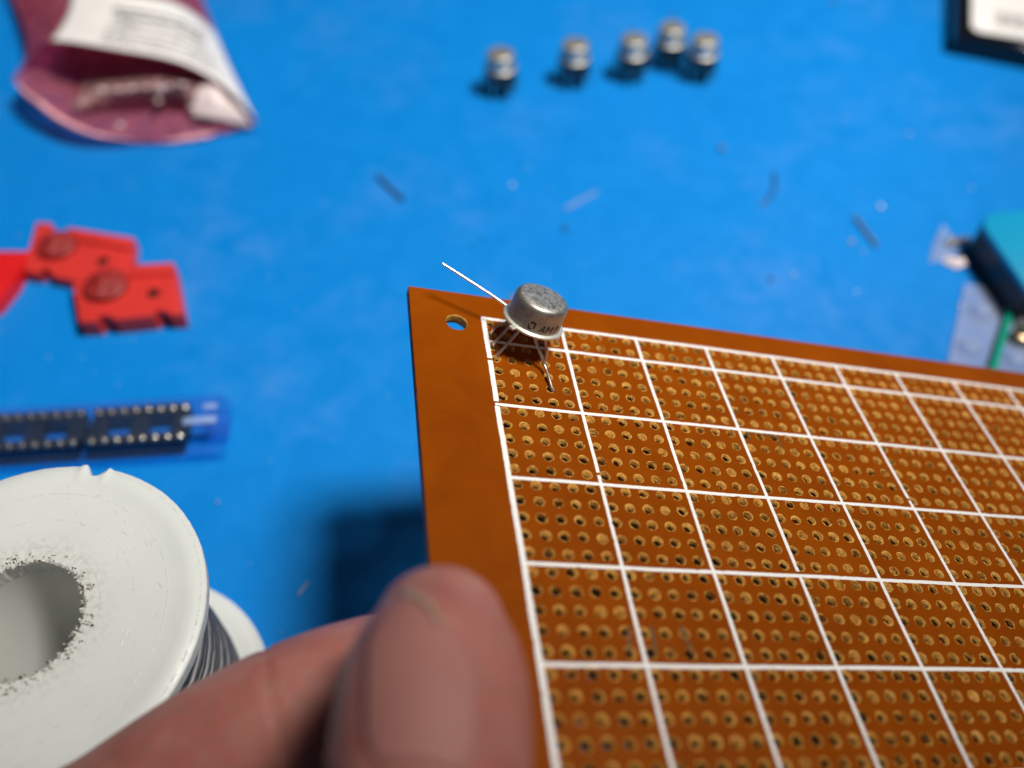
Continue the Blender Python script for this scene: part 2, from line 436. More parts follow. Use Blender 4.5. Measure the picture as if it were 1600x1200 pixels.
# smooth shading inside the holes only
for p in panel.data.polygons:
    if p.material_index in (1, 3): p.use_smooth = True
def printed_line(x0, y0, x1, y1, wd, z, seed, gaps=()):
    rnd = random.Random(seed); L = math.hypot(x1 - x0, y1 - y0); n = int(L / .045)
    dx, dy = (x1 - x0) / L, (y1 - y0) / L; px, py = -dy, dx
    V = []; F = []
    wob = [rnd.uniform(-1, 1) for _ in range(12)]
    for k in range(n + 1):
        t = k / n * L
        a = wd / 2 * (1 + rnd.uniform(-.07, .07) - (.35 if rnd.random() < .012 else 0)); b = wd / 2 * (1 + rnd.uniform(-.07, .07) - (.4 if rnd.random() < .012 else 0))
        o = .004 * math.sin(t * 1.3 + wob[0] * 3) + .002 * math.sin(t * 4 + wob[1] * 3)
        cx, cy = x0 + dx * t, y0 + dy * t
        for s, zz in ((-a, 0.0), (-a * .93, z), (b * .93, z), (b, 0.0)):
            V.append((cx + px * (s + o), -(cy + py * (s + o)), zz + .0006))
    for k in range(n):
        t = (k + .5) / n * L
        if any(abs(t - g) < .03 for g in gaps): continue
        for i in range(3):
            a = k * 4 + i; F.append((a, a + 1, a + 5, a + 4))
    return mobj('printed_line', V, F, M_LINE, board)
ROWY = [0.02 * 0, .508] + [.508 + 1.27 * k for k in range(1, 8)]
for i, y in enumerate(ROWY):
    printed_line(-.03, y, 12.73, y, .053 if i else .058, .0030, 40 + i)
for j in range(11):
    printed_line(1.27 * j, -.03, 1.27 * j, ROWY[-1] + .03, .076 if j == 0 else .052, .0042, 60 + j, gaps=([.93, 1.80, 3.21][:2] if j == 0 else [rnd_ for rnd_ in ([2.2 + .7 * (j % 4)] if j % 2 else [])]))
# faint dark ink strokes between the holes
for x0, y0, x1, y1 in ((1.16, 5.12, 1.10, 5.44), (1.46, 5.10, 1.42, 5.44), (1.84, 5.08, 1.90, 5.44), (4.0, 1.79, 4.42, 1.84), (4.46, 1.84, 4.44, 2.08), (3.95, 1.80, 3.93, 1.98)):
    L = Vector((x1 - x0, y1 - y0)); p = Vector((-L.y, L.x)).normalized() * .028
    q = [(x0 + p.x, y0 + p.y), (x1 + p.x, y1 + p.y), (x1 - p.x, y1 - p.y), (x0 - p.x, y0 - p.y)]
    s = mobj('ink_stroke', [(a, -b, .0012) for a, b in q], [(0, 1, 2, 3)], M_STAIN, board)
    s.data.flip_normals() if s.data.polygons[0].normal.z < 0 else None

# ------------------------------------------------------------------ metal can devices
CAN_PROF = [(0.0, .435), (.30, .435), (.345, .43), (.378, .412), (.398, .38), (.403, .34), (.406, .06), (.412, .036), (.420, .03)]
def flange_parts(parent):
    prof = [(.400, .045), (.418, .036), (.448, .034), (.462, .026), (.466, .012), (.462, -.004), (.44, -.012), (.30, -.012), (.0, -.012)]
    vs, fs = lathe(prof, 64)
    return mobj('flange', vs, fs, M_FLANGE, parent, True, angle=50)
def can_parts(parent, cm=None):
    vs, fs = lathe(CAN_PROF, 72)
    mobj('can', vs, fs, cm or M_CAN, parent, True, angle=70)
    flange_parts(parent)
def tab_part(parent, ang):
    bm = bmesh.new(); boxm(bm, .44, .545, -.042, .042, -.008, .030, .008)
    bmesh.ops.rotate(bm, verts=bm.verts, cent=(0, 0, 0), matrix=Matrix.Rotation(ang, 3, 'Z'))
    bmobj('index_tab', bm, M_FLANGE, parent)

def camvec(x, yd, zf): return Vector((x, -S_ * yd + C_ * zf, -C_ * yd - S_ * zf))
AX = camvec(.41 * .848, -.91 * .848, -.53).normalized()
FC = CP(832.7, 502, 12.6)
view = (Vector((0, 0, CAMH)) - FC).normalized()
E1 = (view - AX * view.dot(AX)).normalized()      # towards the camera
E2 = AX.cross(E1).normalized()                    # image right when looking with AX up
if E2.dot(Vector((1, 0, 0))) < 0: E2 = -E2
# local frame: x = E1?  keep right-handed: X=E2 (right), Y=-E1 (away), Z=AX
XR_ = E2; YR_ = AX.cross(XR_).normalized()
AROT = Matrix((XR_, YR_, AX)).transposed()
amp = empty('metal_can_amplifier', FC, AROT)
tag(amp, 'large sharp silver round metal can amplifier standing on splayed leads at the board corner', 'metal can chip')
can_parts(amp)
# local azimuth measured so that phi=0 faces the camera, positive to image right
def az(phi, r, z): 
    a = -PI / 2 + phi
    return Vector((r * math.cos(a), r * math.sin(a), z))
tab_part(amp, -PI / 2 + math.radians(-27))
AINV = (Matrix.Translation(FC) @ AROT.to_4x4()).inverted()
def leadw(pts, r=.0225, m=None, n=7, name='lead'):
    vs, fs = tube(catmull(pts, n), r, 8)
    return mobj(name, vs, fs, m or M_LEAD, amp, True, angle=60)
def hol(j, i, z=-.12): return AINV @ BL(hx[j], hy[i], z)
def root(k): return az(math.radians(-27 + 45 * k), .254, -.01)
def leadto(k, tgt, bend=.05, mid=None):
    a = root(k); b = a + Vector((0, 0, -bend)); pts = [a, b]
    if mid: pts += mid
    else:
        for f in (.33, .66): pts.append(b.lerp(tgt[0], f))
    pts += tgt; leadw(pts)
leadto(0, [AINV @ BL(hx[0] + .01, hy[3] - .02, .04), hol(0, 3, -.12)])
leadto(1, [AINV @ CP(851, 571, 12.55), AINV @ CP(858, 592, 12.45), AINV @ BL(hx[3] + .01, hy[5] - .01, .03), AINV @ BL(hx[3] + .035, hy[5] + .06, .02)])
leadto(2, [AINV @ BL(hx[3] - .01, hy[3] - .07, .16), hol(3, 3, -.10)])
leadto(3, [AINV @ BL(hx[4], hy[1], .2), hol(4, 1, -.10)])
leadto(4, [hol(4, 0, .2), hol(4, 0, -.10)])
leadto(5, [hol(2, 0, .25), hol(2, 0, -.10)])
leadto(6, [hol(0, 1, .12), hol(0, 1, -.10)])
a7 = root(7)
leadto(7, [hol(0, 2, .10), hol(0, 2, -.10)])
# the one lead bent straight out into the air
q0 = az(math.radians(-115), .26, -.01)
leadw([q0, q0 + Vector((-.02, 0, -.07)), AINV @ CP(786, 473.5, 12.75), AINV @ CP(740, 443, 12.7), AINV @ CP(691.5, 412, 12.65)], .0205, M_LEADB, 10, 'bent_lead')
# black marking wrapped on the can: arrow-corner emblem, then A M (the rest turns out of sight)
def strokes(name, polys, x0, z0, sc, slant=.16):
    """polys in letter units (x right, y up) -> mapped on the can side"""
    V = []; F = []
    R = .4085
    for poly in polys:
        # subdivide each convex quad into strips for curvature
        n = 6; (ax, ay), (bx, by), (cx, cy), (dx, dy) = poly
        base = len(V)
        for k in range(n + 1):
            t = k / n
            for (px, py), (qx, qy) in (((ax, ay), (bx, by)), ((dx, dy), (cx, cy))):
                x = px + (qx - px) * t; y = py + (qy - py) * t
                x = x + y * slant
                V.append(az((x0 + x * sc) / R, R + .0004, z0 + y * sc))
        for k in range(n): 
            b = base + 2 * k; F.append((b, b + 2, b + 3, b + 1))
    o = mobj(name, V, F, M_PRINT, amp)
    return o
t_ = .17
strokes('printed_emblem', [
    ((0, .52), (0, .66), (.22, .46), (.22, .30)), ((.05, 0), (.05, .2), (.5, .2), (.5, 0)),
    ((.05, 0), (.05, .34), (.22, .40), (.22, 0)),
    ((.2, .82), (.2, 1.0), (.85, 1.0), (.85, .82)), ((.66, .30), (.66, 1.0), (.85, 1.0), (.85, .12)), ((.2, .82), (.2, 1.0), (.45, .85), (.45, .74))], -.045, .075, .128, 0)
strokes('printed_letter', [((0, 0), (.40, 1), (.55, 1), (.15, 0)), ((.42, 1), (.56, 1), (.80, 0), (.63, 0)), ((.2, .28), (.2, .42), (.72, .42), (.72, .28))], .122, .080, .112)
strokes('printed_letter', [((0, 0), (0, 1), (t_, 1), (t_, 0)), ((.05, 1), (.22, 1), (.55, .3), (.42, .3)), ((.42, .3), (.55, .3), (.95, 1), (.78, 1)), ((.80, 0), (.80, 1), (.97, 1), (.97, 0))], .228, .080, .112)
strokes('printed_letter', [((0, 0), (0, 1), (t_, 1), (t_, 0)), ((0, 1), (.6, 1), (.6, .85), (0, .85)), ((0, .55), (.6, .55), (.6, .4), (0, .4)), ((.45, .45), (.45, 1), (.6, 1), (.6, .45))], .385, .080, .112)

# cans standing on the mat
def mat_can_device(u, v, label, rot=0, spare=False, tilt=(0, 0), group='metal can chips on the mat', lift=.84, up=None):
    g = G(u, v, lift)
    t = empty('metal_can_transistor', (g.x, g.y, 0), Matrix.Rotation(rot, 3, 'Z') @ Matrix.Rotation(tilt[0], 3, 'X') @ Matrix.Rotation(tilt[1], 3, 'Y'))
    tag(t, label, 'metal can chip', group)
    bodyz = lift
    vs, fs = lathe([(r, z * .98 + bodyz) for r, z in CAN_PROF], 48); mobj('can', vs, fs, M_CAN2, t, True, angle=70)
    vs, fs = lathe([(.400, .045 + bodyz), (.418, .036 + bodyz), (.448, .034 + bodyz), (.466, .018 + bodyz), (.462, -.006 + bodyz), (.44, -.012 + bodyz), (0, -.012 + bodyz)], 48)
    mobj('flange', vs, fs, M_CAN2, t, True, angle=50)
    vs, fs = lathe([(0, bodyz - .012), (.455, bodyz - .014), (.455, .26), (.42, .18), (0, .18)], 32); mobj('header_and_shade', vs, fs, M_BLACK, t, True, angle=40)  # dark header, enlarged in black to stand in for shade below the can
    for k in range(8):
        a = 2 * PI * k / 8 + .2
        sp = .60 + .07 * math.sin(k * 2.3 + rot * 3)
        pts = [(.254 * math.cos(a), .254 * math.sin(a), bodyz - .01), (.47 * math.cos(a), .47 * math.sin(a), bodyz - .20), (sp * .92 * math.cos(a), sp * .92 * math.sin(a), .22), (sp * math.cos(a), sp * math.sin(a), .022)]
        if up is not None and k == up:
            pts = [pts[0], pts[1], (.55 * math.cos(a), .55 * math.sin(a), bodyz + .1), (.75 * math.cos(a), .75 * math.sin(a), bodyz + .55)]
        vs, fs = tube(catmull(pts, 5), .030, 8); mobj('lead', vs, fs, M_LEADS, t, True, angle=60)
    return t
M_CAN2 = mat_can('dull_can_metal', (.60, .57, .50), .4)
M_LEADS = simple('shiny_tinned_lead', (.85, .80, .74), rough=.13, metal=1, var=.1, bump=0)
mat_can_device(782, 103, 'silver metal can chip standing alone, leftmost of the row at the back of the mat', .2)
mat_can_device(898, 88, 'silver metal can chip standing second from the left in the back row', 1.1)
mat_can_device(989, 80, 'silver metal can chip third from the left, just left of the touching pair', 2.0)
mat_can_device(1048, 62, 'silver metal can chip farthest back, with a bright lead sticking up behind it', .5, up=1)
mat_can_device(1099, 80, 'silver metal can chip rightmost in the back row', 1.6)
mat_can_device(822, 492, 'blurred grey metal can chip on the mat, almost hidden behind the board edge', .9)

# ------------------------------------------------------------------ solder spool
SP = Vector((-6.56, 4.50, 0)); SR, SH, SB = 2.43, 4.2, .83
M_HUB = simple('smooth_milky_nylon', (.70, .71, .67), rough=.5, var=.02, nscale=1, bump=.05, bscale=2)
spool = empty('solder_spool', SP)
tag(spool, 'white plastic spool with chewed hub hole and dark solder wire wound below its rim', 'spool')
def flange_disc(name, z0, z1, R, notch=None):
    n = 256; V = []; F = []
    prof = [(SB, z0), (SB, z1 - .03), (SB + .03, z1), (SB + .18, z1 + .0), (SB + .5, z1 - .006), (1.5, z1 - .01), (R * .80, z1 - .02), (R * .87, z1 - .024), (R * .885, z1 - .019), (R * .945, z1 - .022),
            (R * .955, z1 - .035), (R * .985, z1 - .045), (R, z1 - .075), (R, z1 - .16), (R - .02, z1 - .17), (R - .02, z0 + .02), (R - .05, z0), (SB, z0)]
    rnd = random.Random(5)
    wob = [rnd.uniform(-1, 1) for _ in range(n)]
    for pi, (r, z) in enumerate(prof):
        for k in range(n):
            a = 2 * PI * k / n; rr, zz = r, z
            if r > R * .93:
                rr += .003 * wob[k] * (1 if r > R * .97 else .3)
                if notch is not None:
                    d = (a - notch + PI) % (2 * PI) - PI
                    if abs(d) < .062: 
                        f = 1 - abs(d) / .062; rr -= .19 * f ** .8 * (r - R * .93) / (R * .07)
                    elif abs(d) < .10:
                        zz += .03; rr += .015
            if r <= SB + .03 and z > z0 + .01: rr += .012 * wob[(k * 3) % n]; zz += .01 * wob[(k * 7) % n]
            V.append((rr * math.cos(a), rr * math.sin(a), zz))
    m = len(prof)
    for i in range(m - 1):
        for k in range(n):
            l = (k + 1) % n; F.append((i * n + k, i * n + l, (i + 1) * n + l, (i + 1) * n + k))
    return mobj(name, V, F, M_NYLON, spool, True, angle=40)
nn = G(146, 738, SH) - SP
flange_disc('top_flange', SH - .30, SH, SR, math.atan2(nn.y, nn.x))
flange_disc('bottom_flange', .0, .24, SR)
vs, fs = lathe([(SB, .24), (SB, SH - .30), (1.15, SH - .30), (1.15, .24)], 96, True)
mobj('hub', vs, fs, M_HUB, spool, True, angle=40)
turns = 25; pts = []
for k in range(turns * 40 + 1):
    a = 2 * PI * k / 40; pts.append(((1.93 + .03 * math.sin(a * .37)) * math.cos(a), (1.93 + .03 * math.sin(a * .37)) * math.sin(a), .32 + (SH - .30 - .30 - .1) * k / (turns * 40)))
vs, fs = tube(pts, .072, 6); mobj('solder_winding', vs, fs, M_SOLDER, spool, True)
vs, fs = lathe([(1.15, .26), (1.88, .26), (1.88, SH - .32), (1.15, SH - .32)], 64, True); mobj('winding_core', vs, fs, M_SOLDER, spool, True, angle=40)
# torn burrs and grime round the bore
def flakes(name, n, m, r0, r1, smin, smax, seed, zb=SH):
    rnd = random.Random(seed); V = []; F = []
    for _ in range(n):
        a = rnd.uniform(0, 2 * PI)
        if math.sin(a * 3 + 1) + rnd.uniform(-1, 1) < -.7: continue
        r = SB + r0 + (r1 - r0) * rnd.random() ** 1.8
        c = Vector((r * math.cos(a), r * math.sin(a), zb + .004)); s = rnd.uniform(smin, smax)
        b = len(V); th = rnd.uniform(0, 2 * PI); k = rnd.randint(4, 5)
        for q in range(k):
            an = th + 2 * PI * q / k; rr = s * rnd.uniform(.3, 1.3); V.append(c + Vector((rr * math.cos(an) * 1.5, rr * math.sin(an), rnd.uniform(-.01, .035))))
        V.append(c + Vector((rnd.uniform(-s, s) * .4, rnd.uniform(-s, s) * .4, rnd.uniform(.02, .06))))
        V.append(c + Vector((0, 0, -.02)))
        for q in range(k):
            l = (q + 1) % k; F.append((b + q, b + l, b + k)); F.append((b + l, b + q, b + k + 1))
    o = mobj(name, V, F, m, spool); o['kind'] = 'stuff'
flakes('burr', 330, M_CHIPL, -.02, .17, .008, .030, 3)
flakes('grime', 70, M_CHIPD, -.01, .20, .006, .022, 4)
# scratches: thin raised whiskers
rnd = random.Random(12); V = []; F = []
for _ in range(45):
    a = rnd.uniform(-1.4, 1.6); r = rnd.uniform(1.35, 2.1); th = a + rnd.uniform(.9, 2.2); L = rnd.uniform(.01, .07)
    c = Vector((r * math.cos(a), r * math.sin(a), SH - .006)); d = Vector((math.cos(th), math.sin(th), 0)) * L; p = Vector((-math.sin(th), math.cos(th), 0)) * .002
    b = len(V); V += [c - d - p, c - d + p, c + d + p * .4, c + d - p * .4, c + Vector((0, 0, .004))]
    F += [(b, b + 1, b + 4), (b + 1, b + 2, b + 4), (b + 2, b + 3, b + 4), (b + 3, b, b + 4)]
o = mobj('scratch', V, F, M_CHIPL, spool); o['kind'] = 'stuff'

# ------------------------------------------------------------------ clear tube with two sockets
ca = G(-60, 688, 0); cb = G(352, 662, 0)
d = (cb - ca).normalized(); ang = math.atan2(d.y, d.x)
TE = G(352, 663, .3); TE.z = 0
tubeo = empty('socket_tube', TE, Matrix.Rotation(ang, 3, 'Z'))
tag(tubeo, 'long clear bluish plastic tube lying left of the board, holding two black sockets', 'plastic tube')
W2 = .70; HT = .74; LEN = 9.5
def shell(sect, x0, x1, name, m, nx=14):
    V = []; F = []; n = len(sect)
    for i in range(nx + 1):
        x = x0 + (x1 - x0) * i / nx
        for y, z in sect: V.append((x, y, z))
    for i in range(nx):
        for k in range(n):
            l = (k + 1) % n; F.append((i * n + k, i * n + l, (i + 1) * n + l, (i + 1) * n + k))
    F.append(tuple(range(n))[::-1]); 
    return mobj(name, V, F, m, tubeo)
outer = [(-W2, .0), (W2, .0), (W2, .28), (.52, .34), (.52, HT - .06), (.46, HT), (-.46, HT), (-.52, HT - .06), (-.52, .34), (-W2, .28)]
shell(outer, -LEN, 0, 'tube_wall', M_TUBE)
inner = [(y * .92, .03 + z * .90) for y, z in outer]
bm = bmesh.new(); boxm(bm, -.34, .10, -.30, .30, .12, .52, .08); bmobj('end_plug', bm, M_TUBE, tubeo, True)
M_MILK = clear('milky_tube_sheen', (.8, .86, .96), .5, .25, (.72, .80, .95), .1)
for x0_, x1_, y0_, y1_, z_ in ((-.78, -.10, -.16, .02, .62), (-.42, -.14, .22, .36, .60)):
    bm = bmesh.new(); boxm(bm, x0_, x1_, y0_, y1_, z_ - .05, z_, .02); bmobj('end_sheen', bm, M_MILK, tubeo, True)  # milky strips put in for the sheen on the tube end
def socket(x1, x0, label):
    s = empty('ic_socket', TE, Matrix.Rotation(ang, 3, 'Z')); tag(s, label, 'chip socket', 'chip sockets in the tube')
    bm = bmesh.new(); L = x1 - x0
    for sy in (-1, 1): boxm(bm, x0, x1, sy * .36 - .125, sy * .36 + .125, .16, .50, .02)
    bmobj('side_rail', bm, M_BLACK, s)
    for f in (0.0, .36, .64, 1.0) if False else (.06, .5, .94):
        bm = bmesh.new(); xc = x0 + L * f; boxm(bm, xc - .16, xc + .16, -.236, .236, .20, .46, .02); bmobj('cross_bar', bm, M_BLACK, s)
    for sy in (-1, 1):
        for k in range(8):
            x = x0 + L / 2 + (k - 3.5) * .254
            vs, fs = lathe([(.02, .40), (.03, .52), (.055, .565), (.085, .55), (.10, .51), (.10, .47)][::-1] + [], 14)
            vs = [(a + x, b + sy * .36, c) for a, b, c in vs]; mobj('pin', vs, fs, M_PIN, s, True, angle=40)
    return s
def tx(u): return (G(u, 655, .4) - Vector((TE.x, TE.y, .4))).dot(Vector((math.cos(ang), math.sin(ang), 0)))
socket(tx(294), tx(294) - 1.94, 'black sixteen pin socket nearest the right end of the clear tube')
socket(tx(133), tx(133) - 1.94, 'black sixteen pin socket cut by the left edge of the photo, inside the tube')
socket(tx(133) - 2.3, tx(133) - 4.24, 'black sixteen pin socket farthest left inside the clear tube')

# ------------------------------------------------------------------ red plastic clips
def red_plate(name, label, out_px, ztop, ridge_px, dome_px, hole_px, m=M_RED, domer=.36, zb=0.0):
    pts = [G(u, v, ztop) for u, v in out_px]; c = sum(pts, Vector()) / len(pts)
    t = empty(name, (c.x, c.y, 0)); tag(t, label, 'plastic clip', 'red plastic clips' if m is M_RED else None)
    bm = bmesh.new(); prism(bm, [(p.x - c.x, p.y - c.y) for p in pts][::-1] if False else [(p.x - c.x, p.y - c.y) for p in pts], zb, ztop, .03)
    if hole_px:
        h = G(*hole_px, ztop)
    pl = bmobj('plate', bm, m, t, True, 40)
    if hole_px:
        cut = bmesh.new(); bmesh.ops.create_cone(cut, segments=20, radius1=.13, radius2=.17, depth=2, cap_ends=True)
        bmesh.ops.translate(cut, verts=cut.verts, vec=(h.x - c.x, h.y - c.y, ztop))
        cm = D.meshes.new('cut'); cut.to_mesh(cm); cut.free(); co = D.objects.new('cut', cm); COL.objects.link(co); co.location = t.location
        md = pl.modifiers.new('b', 'BOOLEAN'); md.object = co; md.operation = 'DIFFERENCE'; md.solver = 'EXACT'
        bpy.context.view_layer.update()
        dg = bpy.context.evaluated_depsgraph_get(); nm = D.meshes.new_from_object(pl.evaluated_get(dg))
        pl.modifiers.clear(); pl.data = nm; D.objects.remove(co)
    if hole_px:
        vs, fs = lathe([(0, ztop - .05), (.15, ztop - .05), (.13, .02), (0, .02)], 20); mobj('hole_shade', [(a + h.x - c.x, b + h.y - c.y, z) for a, b, z in vs], fs, M_BLACK, t)  # black filler in the hole, standing in for the shade of the recess
    for rp, hz in ridge_px:
        q = [G(u, v, ztop + hz) for u, v in rp]
        bm = bmesh.new(); prism(bm, [(p.x - c.x, p.y - c.y) for p in q], ztop - .02, ztop + hz, .025); bmobj('ridge', bm, m, t, True, 40)
    if dome_px:
        dc = G(*dome_px, ztop + .05); n = 64
        V = []; F = []
        prof = [(1.03, 0), (1.0, .13), (.94, .15), (.7, .17), (.4, .23), (.12, .34), (0, .35)]
        for r, z in prof:
            for k in range(n):
                a = 2 * PI * k / n; rib = .025 * (1 if (k % 8) in (0,) else 0) * (1 if .1 < r < .9 else 0)
                V.append((dc.x - c.x + domer * r * math.cos(a), dc.y - c.y + domer * r * math.sin(a), ztop + z + rib))
        for i in range(len(prof) - 1):
            for k in range(n):
                l = (k + 1) % n; F.append((i * n + k, i * n + l, (i + 1) * n + l, (i + 1) * n + k))
        mobj('ribbed_disc', V, F, M_REDK, t, True, angle=30)
        for k in range(8):
            a = 2 * PI * k / 8 + .3; R = domer
            vs, fs = tube([(dc.x - c.x + R * .1 * math.cos(a), dc.y - c.y + R * .1 * math.sin(a), ztop + .35), (dc.x - c.x + R * .88 * math.cos(a), dc.y - c.y + R * .88 * math.sin(a), ztop + .15)], .012, 5)
            mobj('rib', vs, fs, M_RED, t)
    return t
red_plate('red_clip', 'upper red plastic clip with ribbed disc and small hole, left of the other one', [(56, 347), (40, 412), (38, 424), (62, 428), (66, 418), (78, 420), (82, 432), (150, 444), (205, 440), (210, 372), (108, 356), (98, 366), (84, 362), (80, 348)][::-1], .34,
          [([(204, 388), (209, 372), (108, 355), (101, 370)][::-1], .10)], (90, 384), (160, 408), domer=.46)
red_plate('red_clip', 'lower right red plastic clip with ribbed disc, overlapping the upper clip', [(112, 436), (124, 503), (150, 502), (156, 492), (172, 492), (178, 499), (238, 493), (246, 484), (258, 484), (266, 492), (286, 490), (272, 411), (205, 415), (190, 430)][::-1], .50,
          [([(272, 426), (271, 410), (200, 414), (192, 432)][::-1], .09)], (166, 447), (239, 458), domer=.49)
red_plate('crimson_clip', 'darker crimson plastic wedge cut off by the left photo edge', [(-80, 392), (-80, 520), (-5, 470), (20, 440), (46, 392)][::-1], .40, [], None, None, M_REDD)

# ------------------------------------------------------------------ pink bag with label
def interp(pts, t):
    n = len(pts) - 1; x = t * n; i = min(int(x), n - 1); f = x - i
    P = [pts[max(i - 1, 0)], pts[i], pts[i + 1], pts[min(i + 2, n)]]
    a, b, c, d_ = [Vector(p) for p in P]
    return 0.5 * ((2 * b) + (c - a) * f + (2 * a - 5 * b + 4 * c - d_) * f * f + (3 * b - a - 3 * c + d_) * f ** 3)
bag = empty('antistatic_bag', G(200, 160)); BI = Vector(bag.location)
tag(bag, 'open pink translucent antistatic bag with a white printed label, upper left of the mat', 'bag')
def loft(curves, nu, nv, name, m, parent, th=.012, wr=0, off=0, u0=0, u1=1, v0=0, v1=1, seed=0):
    rnd = random.Random(seed); ph = [rnd.uniform(0, 6) for _ in range(6)]
    V = []; F = []
    rows = [[interp(c, u0 + (u1 - u0) * i / nu) for i in range(nu + 1)] for c in curves]
    for j in range(nv + 1):
        vv = v0 + (v1 - v0) * j / nv
        for i in range(nu + 1):
            p = interp([r[i] for r in rows], vv)
            uu = u0 + (u1 - u0) * i / nu
            p.z += off + wr * (math.sin(uu * 13 + ph[0] + vv * 5) * .5 + math.sin(uu * 23 + vv * 17 + ph[1]) * .3 + math.sin(vv * 19 - uu * 7 + ph[2]) * .3)
            V.append(p - BI if parent is bag else p)
    for j in range(nv):
        for i in range(nu):
            a = j * (nu + 1) + i; F.append((a, a + 1, a + nu + 2, a + nu + 1))
    o = mobj(name, V, F, m, parent, True)
    sm = o.modifiers.new('thick', 'SOLIDIFY'); sm.thickness = th; sm.offset = 0
    return o
ULIP = [G(20, 124, .95), G(48, 88, 1.35), G(76, 66, 1.65), G(180, 80, 1.75), G(285, 101, 1.5), G(352, 137, .95), G(402, 192, .30)]
LLIP = [G(20, 124, .95), G(56, 158, .85), G(128, 204, .50), G(232, 223, .12), G(300, 217, .06), G(350, 208, .1), G(402, 192, .28)]
UMID = [G(44, 66, .8), G(70, 40, 1.4), G(108, 10, 1.75), G(200, 16, 1.95), G(270, 28, 1.6), G(318, 55, .9), G(352, 88, .25)]
UBAK = [G(-15, -90, .4), G(50, -80, 1.1), G(110, -80, 1.5), G(170, -80, 1.6), G(220, -80, 1.4), G(265, -70, .9), G(296, -50, .2)]
LMID = [G(44, 66, .8), G(80, 40, .15), G(130, 50, .06), G(190, 60, .05), G(250, 70, .05), G(305, 80, .08), G(352, 88, .22)]
LBAK = [G(-15, -90, .4), G(50, -60, .1), G(110, -60, .06), G(170, -60, .05), G(220, -60, .05), G(265, -60, .08), G(296, -50, .18)]
loft([ULIP, UMID, UBAK], 48, 24, 'top_film', M_PINK, bag, .015, .03, 0, seed=1)
loft([LLIP, LMID, LBAK], 48, 24, 'bottom_film', M_PINK, bag, .015, .06, 0.02, seed=2)
lab = loft([ULIP, UMID, UBAK], 40, 20, 'label', M_LABEL, bag, .01, .03, .035, u0=.34, u1=.985, v0=.01, v1=.62, seed=1)
# print on the label: rows of short grey dashes
rnd = random.Random(9)
for k in range(7):
    v_ = .11 + .062 * k; V = []; F = []; u_ = .46
    ph = random.Random(1); phs = [ph.uniform(0, 6) for _ in range(6)]
    def lp(uu, vv, off):
        p = interp([interp(c, uu) for c in (ULIP, UMID, UBAK)], vv)
        p.z += off + .03 * (math.sin(uu * 13 + phs[0] + vv * 5) * .5 + math.sin(uu * 23 + vv * 17 + phs[1]) * .3 + math.sin(vv * 19 - uu * 7 + phs[2]) * .3)
        return p - BI
    hv0 = .018 if k > 4 else .013; ue = .86 - .02 * (k % 3); n = 60
    for q in range(n + 1):
        uq = u_ + (ue - u_) * q / n; hv = hv0 * rnd.uniform(.25, 1.3)
        V += [lp(uq, v_ - hv, .047), lp(uq, v_ + hv, .047)]
        if q: F.append((2 * q - 2, 2 * q, 2 * q + 1, 2 * q - 1))
    mobj('printed_row', V, F, M_INK, bag)
for a_, b_ in ((.03, .46), (.55, .80)):
    pts = [interp(LLIP, a_ + (b_ - a_) * k / 24) - BI + Vector((0, -.02, .04 + .02 * math.sin(k * .9))) for k in range(25)]
    vs, fs = tube(pts, .04, 8, radii=[.015 + .085 * math.sin(PI * k / 24) for k in range(25)]); mobj('lip_highlight', vs, fs, M_PINKC, bag, True)  # paler tubes along the lip paint its highlight
# inner folds and paper in the mouth, with pale blobs painting glints
IF1 = [G(112, 168, .7), G(150, 142, .9), G(205, 132, 1.0), G(262, 128, 1.0), G(300, 130, .9), G(328, 125, .75)]
IF2 = [G(150, 172, .3), G(190, 166, .35), G(230, 160, .4), G(270, 158, .4), G(300, 165, .35), G(322, 150, .3)]
IF3 = [G(140, 120, .25), G(190, 110, .3), G(240, 108, .3), G(280, 112, .25), G(305, 120, .2), G(325, 118, .2)]
loft([IF2, IF1, IF3], 36, 16, 'inner_fold', M_PINKI, bag, .012, .06, 0, seed=5)
for u_, v_, z_, r_ in ((160, 141, .95, .07), (186, 140, 1.0, .05), (207, 138, 1.02, .06), (228, 136, 1.03, .05), (250, 139, 1.03, .07), (264, 134, 1.02, .05), (285, 132, .98, .06), (247, 158, .5, .06), (187, 196, .25, .07), (300, 168, .5, .06)):
    bm = bmesh.new(); bmesh.ops.create_icosphere(bm, subdivisions=2, radius=r_); rn_ = random.Random(u_)
    for q in bm.verts: q.co *= rn_.uniform(.85, 1.15); q.co.x *= 1.7
    o_ = bmobj('glint_blob', bm, M_GLINT, bag, True, 60); o_.location = G(u_, v_, z_) - BI
PW1 = [G(300, 184, .25), G(330, 188, .25), G(358, 193, .22), G(392, 200, .2)]
PW2 = [G(306, 150, .7), G(330, 148, .8), G(345, 162, .6), G(386, 190, .35)]
PW3 = [G(322, 124, .9), G(334, 130, .9), G(350, 150, .7), G(380, 180, .4)]
loft([PW1, PW2, PW3], 16, 10, 'paper_slip', M_PAPER, bag, .012, .03, 0.03, seed=6)

